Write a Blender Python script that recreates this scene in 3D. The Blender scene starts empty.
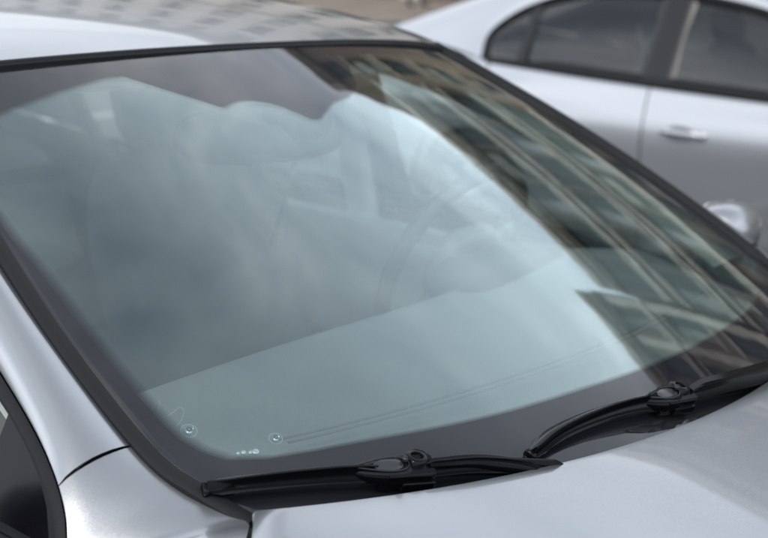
import bpy, math, random
from math import radians as R, sin, cos, pi
random.seed(7)
S = bpy.context.scene
COL = S.collection

# ------------------------------------------------------------ camera
FPX = 1357.4
cam = bpy.data.cameras.new('camera'); camo = bpy.data.objects.new('camera', cam); COL.objects.link(camo)
CX, CY, CZ = -1.5375, -0.6898, 1.5278
yaw, pit, rol = R(50.95), R(-13.526), R(2.497)
from mathutils import Vector, Matrix
F = Vector((sin(yaw)*cos(pit), cos(yaw)*cos(pit), sin(pit)))
RR = Vector((cos(yaw), -sin(yaw), 0)); UU = RR.cross(F)
R2 = RR*cos(rol) + UU*sin(rol); U2 = -RR*sin(rol) + UU*cos(rol)
M = Matrix((R2, U2, -F)).transposed().to_4x4(); M.translation = (CX, CY, CZ)
camo.matrix_world = M
cam.sensor_width = 36; cam.lens = FPX/768*36
cam.clip_start = .05; cam.clip_end = 3000
cam.dof.use_dof = True; cam.dof.focus_distance = 1.50; cam.dof.aperture_fstop = 5.3; cam.dof.aperture_blades = 0
S.camera = camo

# ------------------------------------------------------------ sky, sun, exposure
SUN_EL, SUN_AZ = 48, 250      # azimuth clockwise from +y
w = bpy.data.worlds.new('World'); S.world = w; w.use_nodes = True
nt = w.node_tree; nt.nodes.clear()
def N(t, nt=nt, **k):
    n = nt.nodes.new(t)
    for a, b in k.items():
        if a in n.inputs: n.inputs[a].default_value = b
        else: setattr(n, a, b)
    return n
out = N('ShaderNodeOutputWorld'); bg = N('ShaderNodeBackground'); nt.links.new(bg.outputs[0], out.inputs[0])
sky = N('ShaderNodeTexSky', sky_type='NISHITA', sun_disc=False, sun_elevation=R(SUN_EL), sun_rotation=R(SUN_AZ), air_density=1.2, dust_density=2.0)
bg.inputs[1].default_value = .1
tc = N('ShaderNodeTexCoord')
mp = N('ShaderNodeMapping'); mp.inputs['Scale'].default_value = (1.0, 1.0, 1.7); mp.inputs['Location'].default_value = (3.1, 1.3, .4)
nt.links.new(tc.outputs['Generated'], mp.inputs[0])
no = N('ShaderNodeTexNoise', Scale=1.9, Detail=6.0, Roughness=.56, Distortion=.8); nt.links.new(mp.outputs[0], no.inputs['Vector'])
rp = N('ShaderNodeValToRGB'); nt.links.new(no.outputs[0], rp.inputs[0])
rp.color_ramp.elements[0].position = .33; rp.color_ramp.elements[0].color = (5.2, 5.85, 6.9, 1)
rp.color_ramp.elements[1].position = .66; rp.color_ramp.elements[1].color = (14.0, 14.3, 14.8, 1)
e = rp.color_ramp.elements.new(.5); e.color = (8.6, 9.25, 10.3, 1)
# the cloud deck is brighter towards the horizon than overhead
sx = N('ShaderNodeSeparateXYZ'); nt.links.new(tc.outputs['Generated'], sx.inputs[0])
mr = N('ShaderNodeMapRange'); nt.links.new(sx.outputs['Z'], mr.inputs[0])
mr.inputs[1].default_value = .5; mr.inputs[2].default_value = .96; mr.inputs[3].default_value = 1.35; mr.inputs[4].default_value = .55
sc_ = N('ShaderNodeVectorMath', operation='SCALE'); nt.links.new(rp.outputs[0], sc_.inputs[0]); nt.links.new(mr.outputs[0], sc_.inputs['Scale'])
# a brighter break in the clouds over the street front
pc = Vector((sin(R(74))*cos(R(43)), cos(R(74))*cos(R(43)), sin(R(43))))
nz = N('ShaderNodeVectorMath', operation='NORMALIZE'); nt.links.new(tc.outputs['Generated'], nz.inputs[0])
dp = N('ShaderNodeVectorMath', operation='DOT_PRODUCT'); dp.inputs[1].default_value = pc; nt.links.new(nz.outputs[0], dp.inputs[0])
m3 = N('ShaderNodeMapRange', interpolation_type='SMOOTHSTEP'); nt.links.new(dp.outputs['Value'], m3.inputs[0])
m3.inputs[1].default_value = .89; m3.inputs[2].default_value = 1.0; m3.inputs[3].default_value = 1.0; m3.inputs[4].default_value = 1.4
s3 = N('ShaderNodeVectorMath', operation='SCALE'); nt.links.new(sc_.outputs[0], s3.inputs[0]); nt.links.new(m3.outputs[0], s3.inputs['Scale']); sc_ = s3
mx = N('ShaderNodeMixRGB'); mx.inputs[0].default_value = .9
nt.links.new(sky.outputs[0], mx.inputs[1]); nt.links.new(sc_.outputs[0], mx.inputs[2]); nt.links.new(mx.outputs[0], bg.inputs[0])
sd = bpy.data.lights.new('sun', 'SUN'); so = bpy.data.objects.new('sun', sd); COL.objects.link(so)
sd.energy = 1.0; sd.angle = R(14); sd.color = (1, .96, .9)
az, el = R(SUN_AZ), R(SUN_EL)
so.rotation_euler = Vector((sin(az)*cos(el), cos(az)*cos(el), sin(el))).to_track_quat('Z', 'Y').to_euler()
so.location = (-10, -5, 20)
V = S.view_settings; V.view_transform = 'Standard'; V.look = 'None'; V.gamma = 1; V.use_curve_mapping = False; V.exposure = .24
S.cycles.use_denoising = True; S.cycles.max_bounces = 14; S.cycles.transparent_max_bounces = 24
S.cycles.caustics_reflective = False; S.cycles.caustics_refractive = False; S.cycles.sample_clamp_indirect = 6

# ------------------------------------------------------------ materials
MATS = {}
def mat(name, col, rough=.5, metal=0, coat=0, bump=None, vary=None, spec=.5, coat_rough=.04, flake=False):
    if name in MATS: return MATS[name]
    m = bpy.data.materials.new(name); m.use_nodes = True; t = m.node_tree
    b = t.nodes['Principled BSDF']
    b.inputs['Base Color'].default_value = (*col, 1); b.inputs['Roughness'].default_value = rough
    b.inputs['Metallic'].default_value = metal; b.inputs['Coat Weight'].default_value = coat
    b.inputs['Coat Roughness'].default_value = coat_rough; b.inputs['Specular IOR Level'].default_value = spec
    co = t.nodes.new('ShaderNodeTexCoord')
    if vary:
        sc, amt = vary
        n = t.nodes.new('ShaderNodeTexNoise'); n.inputs['Scale'].default_value = sc; n.inputs['Detail'].default_value = 6
        t.links.new(co.outputs['Object'], n.inputs['Vector'])
        r = t.nodes.new('ShaderNodeValToRGB'); t.links.new(n.outputs[0], r.inputs[0])
        r.color_ramp.elements[0].position = .3; r.color_ramp.elements[1].position = .7
        r.color_ramp.elements[0].color = (*[c*(1-amt) for c in col], 1); r.color_ramp.elements[1].color = (*[min(1, c*(1+amt)) for c in col], 1)
        t.links.new(r.outputs[0], b.inputs['Base Color'])
    if bump:
        sc, st = bump
        n = t.nodes.new('ShaderNodeTexNoise'); n.inputs['Scale'].default_value = sc; n.inputs['Detail'].default_value = 4
        t.links.new(co.outputs['Object'], n.inputs['Vector'])
        bp = t.nodes.new('ShaderNodeBump'); bp.inputs['Strength'].default_value = st; bp.inputs['Distance'].default_value = .01
        t.links.new(n.outputs[0], bp.inputs['Height']); t.links.new(bp.outputs[0], b.inputs['Normal'])
    MATS[name] = m; return m

def glass_mat(name, tint, ior=1.52, extra=0.0, refl=(1, 1, 1), rough=0.0, dust=0.0, wave=0.0):
    m = bpy.data.materials.new(name); m.use_nodes = True; t = m.node_tree; t.nodes.clear()
    o = t.nodes.new('ShaderNodeOutputMaterial')
    tr = t.nodes.new('ShaderNodeBsdfTransparent'); tr.inputs[0].default_value = (*tint, 1)
    gl = t.nodes.new('ShaderNodeBsdfGlossy'); gl.inputs[0].default_value = (*refl, 1); gl.inputs['Roughness'].default_value = rough
    lw = t.nodes.new('ShaderNodeLayerWeight'); lw.inputs[0].default_value = 0.5
    # Schlick from the facing value, the same from either side of the sheet
    f0 = ((ior-1)/(ior+1))**2 + extra
    p = t.nodes.new('ShaderNodeMath'); p.operation = 'POWER'; p.inputs[1].default_value = 5
    a = t.nodes.new('ShaderNodeMath'); a.operation = 'MULTIPLY_ADD'; a.inputs[1].default_value = 1-f0; a.inputs[2].default_value = f0
    t.links.new(lw.outputs['Facing'], p.inputs[0]); t.links.new(p.outputs[0], a.inputs[0])
    mxx = t.nodes.new('ShaderNodeMixShader')
    t.links.new(a.outputs[0], mxx.inputs[0]); t.links.new(tr.outputs[0], mxx.inputs[1]); t.links.new(gl.outputs[0], mxx.inputs[2])
    if wave:
        # slight unevenness of bent laminated glass
        cw = t.nodes.new('ShaderNodeTexCoord'); mw = t.nodes.new('ShaderNodeMapping'); mw.inputs['Scale'].default_value = (1.6, .8, .8); mw.inputs['Rotation'].default_value = (0, 0, .6)
        nw = t.nodes.new('ShaderNodeTexNoise'); nw.inputs['Scale'].default_value = 8; nw.inputs['Detail'].default_value = 2
        bw_ = t.nodes.new('ShaderNodeBump'); bw_.inputs['Strength'].default_value = 1; bw_.inputs['Distance'].default_value = wave
        t.links.new(cw.outputs['Object'], mw.inputs[0]); t.links.new(mw.outputs[0], nw.inputs['Vector']); t.links.new(nw.outputs[0], bw_.inputs['Height']); t.links.new(bw_.outputs[0], gl.inputs['Normal'])
    last = mxx
    if dust:
        d = t.nodes.new('ShaderNodeBsdfDiffuse'); d.inputs[0].default_value = (.5, .5, .47, 1)
        co = t.nodes.new('ShaderNodeTexCoord')
        n = t.nodes.new('ShaderNodeTexNoise'); n.inputs['Scale'].default_value = 5; n.inputs['Detail'].default_value = 3; t.links.new(co.outputs['Object'], n.inputs['Vector'])
        mu = t.nodes.new('ShaderNodeMath'); mu.operation = 'MULTIPLY'; mu.inputs[1].default_value = dust; t.links.new(n.outputs[0], mu.inputs[0])
        m2 = t.nodes.new('ShaderNodeMixShader'); t.links.new(mu.outputs[0], m2.inputs[0]); t.links.new(mxx.outputs[0], m2.inputs[1]); t.links.new(d.outputs[0], m2.inputs[2]); last = m2
    t.links.new(last.outputs[0], o.inputs[0])
    MATS[name] = m; return m

def paint(name, col, rough=.3, metal=.85):
    m = mat(name, col, rough, metal, coat=1.0, coat_rough=.015)
    t = m.node_tree; b = t.nodes['Principled BSDF']
    co = t.nodes['Texture Coordinate']
    v = t.nodes.new('ShaderNodeTexVoronoi'); v.inputs['Scale'].default_value = 1700; t.links.new(co.outputs['Object'], v.inputs['Vector'])
    mixn = t.nodes.new('ShaderNodeVectorMath'); mixn.operation = 'SCALE'; mixn.inputs['Scale'].default_value = .08
    sub = t.nodes.new('ShaderNodeVectorMath'); sub.operation = 'SUBTRACT'; sub.inputs[1].default_value = (.5, .5, .5)
    t.links.new(v.outputs['Color'], sub.inputs[0]); t.links.new(sub.outputs[0], mixn.inputs[0])
    g = t.nodes.new('ShaderNodeNewGeometry'); ad = t.nodes.new('ShaderNodeVectorMath'); ad.operation = 'ADD'
    t.links.new(g.outputs['Normal'], ad.inputs[0]); t.links.new(mixn.outputs[0], ad.inputs[1])
    nn = t.nodes.new('ShaderNodeVectorMath'); nn.operation = 'NORMALIZE'; t.links.new(ad.outputs[0], nn.inputs[0]); t.links.new(nn.outputs[0], b.inputs['Normal'])
    return m
SILVER = paint('silver_blue_metallic_paint', (.44, .455, .475), .36)
SILVER2 = paint('light_silver_metallic_paint', (.56, .57, .59), .36)
RUBBER = mat('black_rubber', (.012, .0125, .014), .62, bump=(900, .05), spec=.3)
TRIM = mat('satin_black_trim', (.012, .012, .014), .3)
GLOSSB = mat('gloss_black_plastic', (.008, .008, .009), .16, bump=(260, .04))
SATINB = mat('satin_black_plastic', (.005, .005, .006), .13, bump=(1400, .015), spec=.22)
FRIT = mat('black_ceramic_enamel', (.010, .010, .016), .7, spec=.1)
DARK = mat('dark_underbody', (.01, .01, .01), .9)
DASH = mat('grey_dashboard_vinyl', (.24, .25, .26), .6, bump=(500, .3))
DASH2 = mat('dark_grey_trim_vinyl', (.06, .065, .07), .6, bump=(500, .3))
SEAT = mat('charcoal_seat_fabric', (.13, .135, .15), .9, bump=(700, .4), vary=(9, .15))
LINING = mat('pale_grey_headliner', (.72, .72, .70), .9, bump=(700, .2))
CHROME = mat('bright_metal', (.8, .8, .8), .12, 1)
ALLOY = mat('silver_alloy', (.55, .56, .58), .28, 1)
TYRE = mat('tyre_rubber', (.02, .02, .02), .75, bump=(120, .4))
GLASS = glass_mat('windscreen_glass', (.95, .98, .97), 1.6, extra=.03, dust=.02, wave=.00025)
COATING = glass_mat('heat_reflecting_coating', (.88, .94, .93), 1.75, extra=.08, refl=(.79, .985, 1.0), wave=.00025)
SIDEGL_N = glass_mat('side_glass', (.86, .9, .88), 1.52, extra=.01)
SIDEGL = glass_mat('dark_side_glass', (.32, .35, .35), 1.55, extra=.03)
CLEAR = glass_mat('clear_soft_plastic', (.93, .96, .96), 1.6, extra=.05)

# ------------------------------------------------------------ mesh helpers
def tag(o, label=None, cat=None, group=None, kind=None):
    for k, v in (('label', label), ('category', cat), ('group', group), ('kind', kind)):
        if v: o[k] = v
    return o
def link(o, parent=None):
    COL.objects.link(o)
    if parent: o.parent = parent
    return o
def empty(name, loc=(0, 0, 0), rz=0, parent=None):
    o = bpy.data.objects.new(name, None); o.empty_display_size = .1
    link(o, parent); o.location = loc; o.rotation_euler = (0, 0, rz); return o
def mesh(name, vs, fs, m, parent=None, smooth=True, solid=0, bevel=0, flip=False, auto=None):
    me = bpy.data.meshes.new(name)
    if flip: fs = [tuple(reversed(f)) for f in fs]
    me.from_pydata([tuple(v) for v in vs], [], fs); me.validate(); me.update()
    ms = m if isinstance(m, (list, tuple)) else [m]
    for x in ms: me.materials.append(x)
    for p in me.polygons: p.use_smooth = smooth
    if smooth and auto:
        me.set_sharp_from_angle(angle=R(auto))
    o = bpy.data.objects.new(name, me); link(o, parent)
    if solid:
        s = o.modifiers.new('thickness', 'SOLIDIFY'); s.thickness = solid; s.offset = -1
    if bevel:
        b = o.modifiers.new('bevel', 'BEVEL'); b.width = bevel; b.segments = 2; b.limit_method = 'ANGLE'; b.angle_limit = R(40)
    return o
class MB:
    def __init__(s): s.v = []; s.f = []
    def grid(s, rows, close=False, wrap=False):
        b = len(s.v); n = len(rows[0]); m = len(rows)
        for r in rows: s.v += [tuple(p) for p in r]
        for i in range(m-1 + (1 if wrap else 0)):
            for j in range(n-1 + (1 if close else 0)):
                i2 = (i+1) % m; j2 = (j+1) % n
                s.f.append((b+i*n+j, b+i*n+j2, b+i2*n+j2, b+i2*n+j))
        return s
    def box(s, c, d, rot=None):
        b = len(s.v)
        for i in range(8):
            v = Vector(((i & 1)-.5, ((i >> 1) & 1)-.5, ((i >> 2) & 1)-.5)); v = Vector((v.x*d[0], v.y*d[1], v.z*d[2]))
            if rot is not None: v = rot @ v
            s.v.append(tuple(v+Vector(c)))
        for q in ((0, 2, 3, 1), (4, 5, 7, 6), (0, 1, 5, 4), (2, 6, 7, 3), (0, 4, 6, 2), (1, 3, 7, 5)): s.f.append(tuple(b+i for i in q))
        return s
    def sweep(s, pts, prof, ups=None, caps=True, scale=None):
        """closed profile [(side, up)] carried along pts"""
        rows = []
        n = len(pts)
        for i, p in enumerate(pts):
            p = Vector(p); a = Vector(pts[max(i-1, 0)]); c = Vector(pts[min(i+1, n-1)])
            t = (c-a).normalized(); u = Vector(ups[i]) if ups else Vector((0, 0, 1))
            sd = t.cross(u).normalized(); u = sd.cross(t).normalized()
            k = scale[i] if scale else (1, 1)
            rows.append([p + sd*x*k[0] + u*y*k[1] for x, y in prof])
        b = len(s.v); s.grid(rows, close=True); m = len(prof)
        if caps:
            s.f.append(tuple(b+j for j in range(m))); s.f.append(tuple(b+(n-1)*m+j for j in reversed(range(m))))
        return s
    def lathe(s, prof, origin, axis, n=32):
        axis = Vector(axis).normalized(); a = axis.orthogonal().normalized(); c = axis.cross(a); o = Vector(origin)
        rows = [[o+axis*h+(a*cos(2*pi*k/n)+c*sin(2*pi*k/n))*r for k in range(n)] for r, h in prof]
        s.grid(rows, close=True); return s
    def build(s, name, m, parent=None, **k): return mesh(name, s.v, s.f, m, parent, **k)
def circ(r, n=10, ry=None): return [(r*cos(2*pi*i/n), (ry or r)*sin(2*pi*i/n)) for i in range(n)]
def lerp(a, b, t): return a+(b-a)*t
def spline(pts, n):
    """Catmull-Rom through pts, n even samples"""
    P = [Vector(p) for p in pts]; d = [0]
    for i in range(1, len(P)): d.append(d[-1]+max(1e-6, (P[i]-P[i-1]).length**.5))
    res = []
    def tang(i):
        if i == 0: return (P[1]-P[0])/(d[1]-d[0])
        if i == len(P)-1: return (P[-1]-P[-2])/(d[-1]-d[-2])
        h0 = d[i]-d[i-1]; h1 = d[i+1]-d[i]
        return ((P[i]-P[i-1])/h0*h1 + (P[i+1]-P[i])/h1*h0)/(h0+h1)
    T = [tang(i) for i in range(len(P))]
    fine = []
    for i in range(len(P)-1):
        h = d[i+1]-d[i]
        for k in range(16):
            s = k/16; fine.append(P[i]*(2*s**3-3*s**2+1)+T[i]*h*(s**3-2*s**2+s)+P[i+1]*(-2*s**3+3*s**2)+T[i+1]*h*(s**3-s**2))
    fine.append(P[-1])
    return resample(fine, n)
def resample(fine, n):
    L = [0]
    for i in range(1, len(fine)): L.append(L[-1]+(fine[i]-fine[i-1]).length)
    out = []; j = 0
    for k in range(n):
        x = L[-1]*k/(n-1)
        while j < len(L)-2 and L[j+1] < x: j += 1
        s = (x-L[j])/max(1e-9, L[j+1]-L[j]); out.append(fine[j].lerp(fine[j+1], min(1, max(0, s))))
    return out

# ------------------------------------------------------------ windscreen surface shared by everything that lies on it
def W(t, u):
    b = Vector((.7126*t, .2207*t*t, .9717+.0084*t*t)); T = Vector((.571*t, .7917+.1331*t*t, 1.3694-.033*t*t))
    return b.lerp(T, u) + Vector((0, -.45, .89))*(.072*u*(1-u))
def Wn(t, u):
    e = 1e-3; n = (W(t+e, u)-W(t-e, u)).cross(W(t, u+e)-W(t, u-e)).normalized(); return n if n.z > 0 else -n
def Wo(t, u, h): return W(t, u)+Wn(t, u)*h

EDGE = [(-.925, -.02), (-.962, .03), (-.987, .068), (-1.002, .119), (-1.025, .284), (-1.033, .461), (-1.03, .65), (-1.015, .86), (-1.02, .955), (-1.0, .995)]  # glass outline, one side
# rails of the body side (half width, y, z)
RA = [(.668, .175, .978), (.681, .225, .992), (.694, .261, 1.008), (.699, .302, 1.029), (.690, .424, 1.094), (.674, .551, 1.159), (.638, .74, 1.253), (.590, .915, 1.338),
      (.566, 1.1, 1.378), (.553, 1.5, 1.398), (.553, 1.85, 1.388), (.560, 2.12, 1.335), (.578, 2.38, 1.26), (.605, 2.65, 1.175), (.635, 2.92, 1.075)]
RC = [(.812, .262, .945), (.806, .270, .962), (.795, .286, .985), (.784, .312, 1.008), (.768, .36, 1.034), (.745, .458, 1.078), (.705, .68, 1.17), (.662, .91, 1.255),
      (.636, 1.15, 1.308), (.622, 1.45, 1.33), (.622, 1.75, 1.315), (.640, 1.98, 1.262), (.672, 2.13, 1.185), (.712, 2.205, 1.10), (.775, 2.19, .99)]

RA_FAR = RA[:4] + [(.690, .36, 1.10), (.674, .45, 1.18), (.638, .60, 1.285), (.590, .75, 1.37), (.566, 1.0, 1.415), (.553, 1.45, 1.437), (.553, 1.80, 1.425), (.560, 2.08, 1.368), (.578, 2.36, 1.28)] + RA[13:]
RC_FAR = [(.812, .05, .945), (.806, .06, .962), (.797, .08, .985), (.787, .11, 1.008), (.770, .18, 1.045), (.745, .30, 1.10), (.695, .50, 1.21), (.650, .70, 1.295),
          (.628, 1.0, 1.352), (.616, 1.35, 1.37), (.618, 1.68, 1.35), (.636, 1.94, 1.288), (.670, 2.11, 1.20), (.712, 2.20, 1.105), (.775, 2.19, .99)]
def make_car(P, name, label, SG, RA=RA, RC=RC):
    root = empty(name)
    tag(root, label, 'car'); MY = .455 if P is SILVER else .34; MX = .95 if P is SILVER else .93
    body_v = P
    nS = 72
    RA_ = spline([(-a[0], a[1], a[2]) for a in RA], nS*2)
    # keep matching parameters: resample each span equally
    def spans(K, per=6):
        out = []
        d = spline_fine([(-a[0], a[1], a[2]) for a in K], per)
        return d
    A = spans(RA); C = spans(RC)
    sgn = (1, -1)
    def mir(rows, s): return [[Vector((p.x*s, p.y, p.z)) for p in r] for r in rows]
    # ---- upper side: pillar, cant rail and rear pillar (front of the seam belongs to the fender)
    seam = 18     # index of RA[3]
    def rail_rows(i0, i1):
        rows = []
        for i in range(i0, i1+1):
            a, c = A[i], C[i]; r = []
            for k in range(9):
                s = k/8
                p = a.lerp(c, s)
                b = 4*s*(1-s)
                edge = max(0, 1-s*9)
                bw = .009 + .008*min(1, i/40)
                p = p + Vector((-.62, -.12, .75))*bw*(b**.8)
                r.append(p)
            # rolled return flange under both edges
            r = [a+Vector((.014, .0, -.012))] + r + [c+Vector((.028, .002, -.008))]
            rows.append(r)
        return rows
    for s in sgn:
        rr = mir(rail_rows(seam, len(A)-1), s)
        MB().grid(rr).build('pillar', P, root, flip=(s == -1), auto=50)
    # ---- belt / lower side
    def prof(w, z):      # top point to sill
        k = w/.81
        return [(w, z), (w+.014, z-.012), (w+.028, z-.04), (.852*min(1, k*1.02), z-.10), (.8625*min(1, k*1.03), .815), (.8695*min(1, k*1.04), .772), (.8715*min(1, k*1.04), .735), (.8705*min(1, k*1.04), .68),
                (.8655*min(1, k*1.04), .60), (.858*min(1, k*1.04), .50), (.845*min(1, k*1.04), .38), (.838*min(1, k*1.04), .30), (.80*min(1, k*1.04), .20)]
    def colp(w, y, z):
        pts = prof(w, z); fine = [Vector((-a, y, b)) for a, b in pts]
        return refine(fine, 3)
    TOPS = [(.812, .262, .945), (.812, .31, .942), (.812, .6, .945), (.811, 1.0, .952), (.809, 1.4, .962), (.80, 1.8, .975), (.775, 2.19, .99),
            (.755, 2.40, 1.01), (.72, 2.62, 1.035), (.68, 2.80, 1.06), (.635, 2.92, 1.07), (.625, 3.1, 1.055), (.612, 3.3, 1.04), (.60, 3.42, 1.02)]
    def tops(y):
        for i in range(len(TOPS)-1):
            if y <= TOPS[i+1][1]:
                a, b = TOPS[i], TOPS[i+1]; t = (y-a[1])/(b[1]-a[1]); return lerp(a[0], b[0], t), lerp(a[2], b[2], t)
        return TOPS[-1][0], TOPS[-1][2]
    AX = (-.50, 2.16)
    def arch(rows, y_s):
        return rows
    def side_panel(pn, y0, y1, n=14, taper=None):
        for s in sgn:
            rows = []
            for i in range(n+1):
                y = lerp(y0, y1, i/n); w_, z_ = tops(y)
                col = colp(w_, y, z_)
                if y > 2.9:
                    k = (y-2.9)/.55; col = [Vector((p.x*(1-.22*k*k), p.y, p.z)) for p in col]
                rows.append(col)
            m = MB().grid(mir(rows, s))
            cut_arch(m, AX)
            m.build(pn, P, root, flip=(s == 1), auto=70, solid=.0)
    side_panel('front_door', .345, 1.215)
    side_panel('rear_door', 1.222, 2.12)
    side_panel('rear_quarter', 2.127, 3.42, 20)
    # ---- fender: column 0 is the pillar seam, then along the bonnet gap
    HS = [(.672, .165, .978), (.6965, .146, .977), (.7125, .107, .973), (.7195, .02, .957), (.7195, -.2, .919), (.712, -.45, .882), (.69, -.7, .838), (.64, -.95, .785), (.54, -1.12, .73), (.42, -1.2, .69)]
    for s in sgn:
        rows = []
        def upcol(i):
            a, c = A[i], C[i]; r = []
            for k in range(9):
                q = k/8; b = 4*q*(1-q); r.append(a.lerp(c, q)+Vector((-.62, -.12, .75))*.009*(b**.8))
            return r
        rr = [upcol(i) for i in range(seam-1, -1, -1)]
        u0 = upcol(seam); rr[0] = [a_.lerp(b_, .78) for a_, b_ in zip(rr[0], u0)]
        # short bridge from A/C start to the bonnet gap, as further columns
        f_top = spline([(-a[0], a[1], a[2]) for a in HS], 46)
        out_e = [Vector((-.812-.0*i, .262-(i/45)*(1.46)*(1 if i else 1), .945)) for i in range(46)]
        def outw(y):
            k = max(0, (-y-.35)/.85); return .832 - .34*k**2.6
        for i, a in enumerate(f_top):
            y = a.y; q = i/45
            yo = lerp(.255, -1.2, q**1.0)
            yo = min(.255, y+.09*max(0, 1-q*3)); wo = min(outw(yo), .832)
            zo = lerp(.942, a.z-.035, min(1, q*2)) if q < .5 else a.z-.035
            c = Vector((-max(wo, -a.x+.02), yo, zo)); r = []
            for k in range(9):
                t_ = k/8; b = 4*t_*(1-t_); r.append(a.lerp(c, t_)+Vector((-.6, -.1, .78))*lerp(.009, .016, min(1, q*4))*(b**.8))
            rr.append(r)
        low = []
        cols = [[r[-1]] for r in rr[seam-1:]]
        m = MB().grid(mir([[r[0]+Vector((.006, 0, -.03))]+r for r in rr], s))
        # lower flank
        flank = []
        for r in rr[seam-1:]:
            e_ = r[-1]; w_ = -e_.x; y = e_.y
            k = min(1, w_/.832)
            pts = [(w_, e_.z), (w_+.012*k, e_.z-.02), (w_+.026*k, e_.z-.07), (.862*k, .80), (.874*k, .768), (.866*k, .745), (.862*k, .70), (.872*k, .60), (.876*k, .50), (.868*k, .38), (.855*k, .30), (.80*k, .20)]
            pts = sorted(pts, key=lambda q_: -q_[1]) if False else pts
            zz = [p_[1] for p_ in pts]
            for i in range(1, len(pts)):
                if pts[i][1] > pts[i-1][1]-.012: pts[i] = (pts[i][0], pts[i-1][1]-.012)
            flank.append(refine([Vector((-a, y, b)) for a, b in pts], 3))
        back = [Vector((p.x, .338, p.z)) for p in flank[0]]
        flank = [back] + flank
        m2 = MB(); m2.v = m.v; m2.f = m.f
        m2.grid(mir(flank, s)); cut_arch(m2, AX)
        m2.build('fender', P, root, flip=(s == -1), auto=38)
    # ---- bonnet
    def hedge(x): return -.0163+.3524*x*x+.0863*x**4
    rows = []
    nv, nt_ = 40, 44
    side = spline([(.668, .162, .984), (.693, .143, .983), (.709, .105, .979), (.716, .02, .962), (.716, -.2, .922), (.704, -.45, .908), (.682, -.7, .862), (.632, -.95, .797), (.532, -1.12, .737), (.43, -1.19, .70)], nv)
    for i in range(nv):
        e_ = side[i]; q = i/(nv-1); r = []
        y0 = e_.y
        for j in range(nt_+1):
            t = -1+2*j/nt_; x = e_.x*t
            sag_b = hedge(.668)-hedge(.668*t); sag_f = .16*(1-t*t)
            y = y0 - lerp(sag_b, sag_f, q**.8)
            zc = lerp(.985-.0*t, 0, 0)
            crown = lerp(.004, .045, q**1.3)*(1-abs(t)**2.4)
            z = e_.z+crown
            s_ = max(0, hedge(x)-y); z = .984+.008*t*t-.15*s_-.02*s_*s_-.020*abs(t)**5*min(1, s_/.12)
            r.append(Vector((x, y, z)))
        rows.append(r)
    # rear lip rolls down
    lip = [[p+Vector((0, .004, -.004)) for p in rows[0]], [p+Vector((0, .003, -.022)) for p in rows[0]]]
    lip = [[Vector((p.x*1, p.y, p.z)) for p in r] for r in lip]
    MB().grid([lip[1], lip[0]]+rows).build('bonnet', P, root, auto=40, solid=.004, flip=True)
    # ---- roof
    iA = [i for i in range(len(A)) if i % 6 == 0]
    i0, i1 = 7*6, 11*6
    rr = []
    for i in range(i0, i1+1):
        q = (i-i0)/(i1-i0); a = A[i]; r = []
        for j in range(41):
            t = -1+2*j/40
            x = -a.x*t
            y = a.y - .1331*(1-t*t)*(1-q) + .12*(1-t*t)*q
            z = a.z + lerp(.033, .045, min(1, q*3))*(1-abs(t)**2.2) + .001
            r.append(Vector((x, y, z)))
        rr.append(r)
    front_roof = rr[0]
    MB().grid([[p+Vector((0, .006, -.010)) for p in rr[0]]]+rr).build('roof', P, root, auto=50)
    # ---- rear screen and boot
    rg = []
    for i in range(i1, len(A)):
        q = (i-i1)/(len(A)-1-i1); a = A[i]; r = []
        for j in range(31):
            t = -1+2*j/30; r.append(Vector((-a.x*t, a.y+.12*(1-t*t), a.z+lerp(.045, .03, q)*(1-abs(t)**2.2)+.003)))
        rg.append(r)
    MB().grid(rg).build('rear_window', SG, root)
    bt = []
    for i in range(16):
        q = i/15; y = lerp(2.925, 3.40, q); w_, z_ = tops(y); w_ -= .006
        k = max(0, (y-2.9)/.55); r = []
        for j in range(31):
            t = -1+2*j/30; r.append(Vector((w_*(1-.22*k*k)*t, y+.12*(1-t*t), z_+.035*(1-abs(t)**2.2))))
        bt.append(r)
    MB().grid(bt).build('boot_lid', P, root, auto=45)
    def tail_col():
        w_, z_ = tops(3.42); k = (3.42-2.9)/.55
        return [Vector((p.x*(1-.22*k*k), p.y, p.z)) for p in colp(w_, 3.42, z_)]
    tc_ = tail_col()
    def tail_pt(p, t, q):
        return Vector((-p.x*sin(pi/2*t), 3.40+(.135+.05*sin(pi*min(1, q*1.1)))*(1-t*t), p.z+(.036*(1-abs(t)**2.2) if q == 0 else .03*(1-t*t)*(1-q))))
    rb = [[tail_pt(p, -1+2*j/32, i/(len(tc_)-1)) for j in range(33)] for i, p in enumerate(tc_)]
    MB().grid(rb).build('rear_bumper', P, root, flip=True, auto=50)
    # ---- nose
    nb = []
    for k in range(13):
        q = k/12; z = lerp(.725, .2, q); bu = .06*sin(pi*min(1, q*.9+.1)); row = []
        for j in range(41):
            t = -1+2*j/40; x = .80*sin(pi/2*t); ax_ = abs(x); bu *= min(1, q*6)
            y = (-1.19-.158*(1-(ax_/.43)**2) if ax_ < .43 else -1.19+.33*((ax_-.43)/.37)**1.6)-bu
            row.append(Vector((x, y, z-.02*t*t)))
        nb.append(row)
    MB().grid(nb).build('front_bumper', P, root, solid=.004, flip=True)
    MB().box((0, -1.405, .60), (.62, .03, .11)).build('grille', TRIM, root, smooth=False, bevel=.01)
    MB().box((0, -1.405, .33), (.9, .03, .12)).build('air_intake', TRIM, root, smooth=False, bevel=.01)
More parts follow.
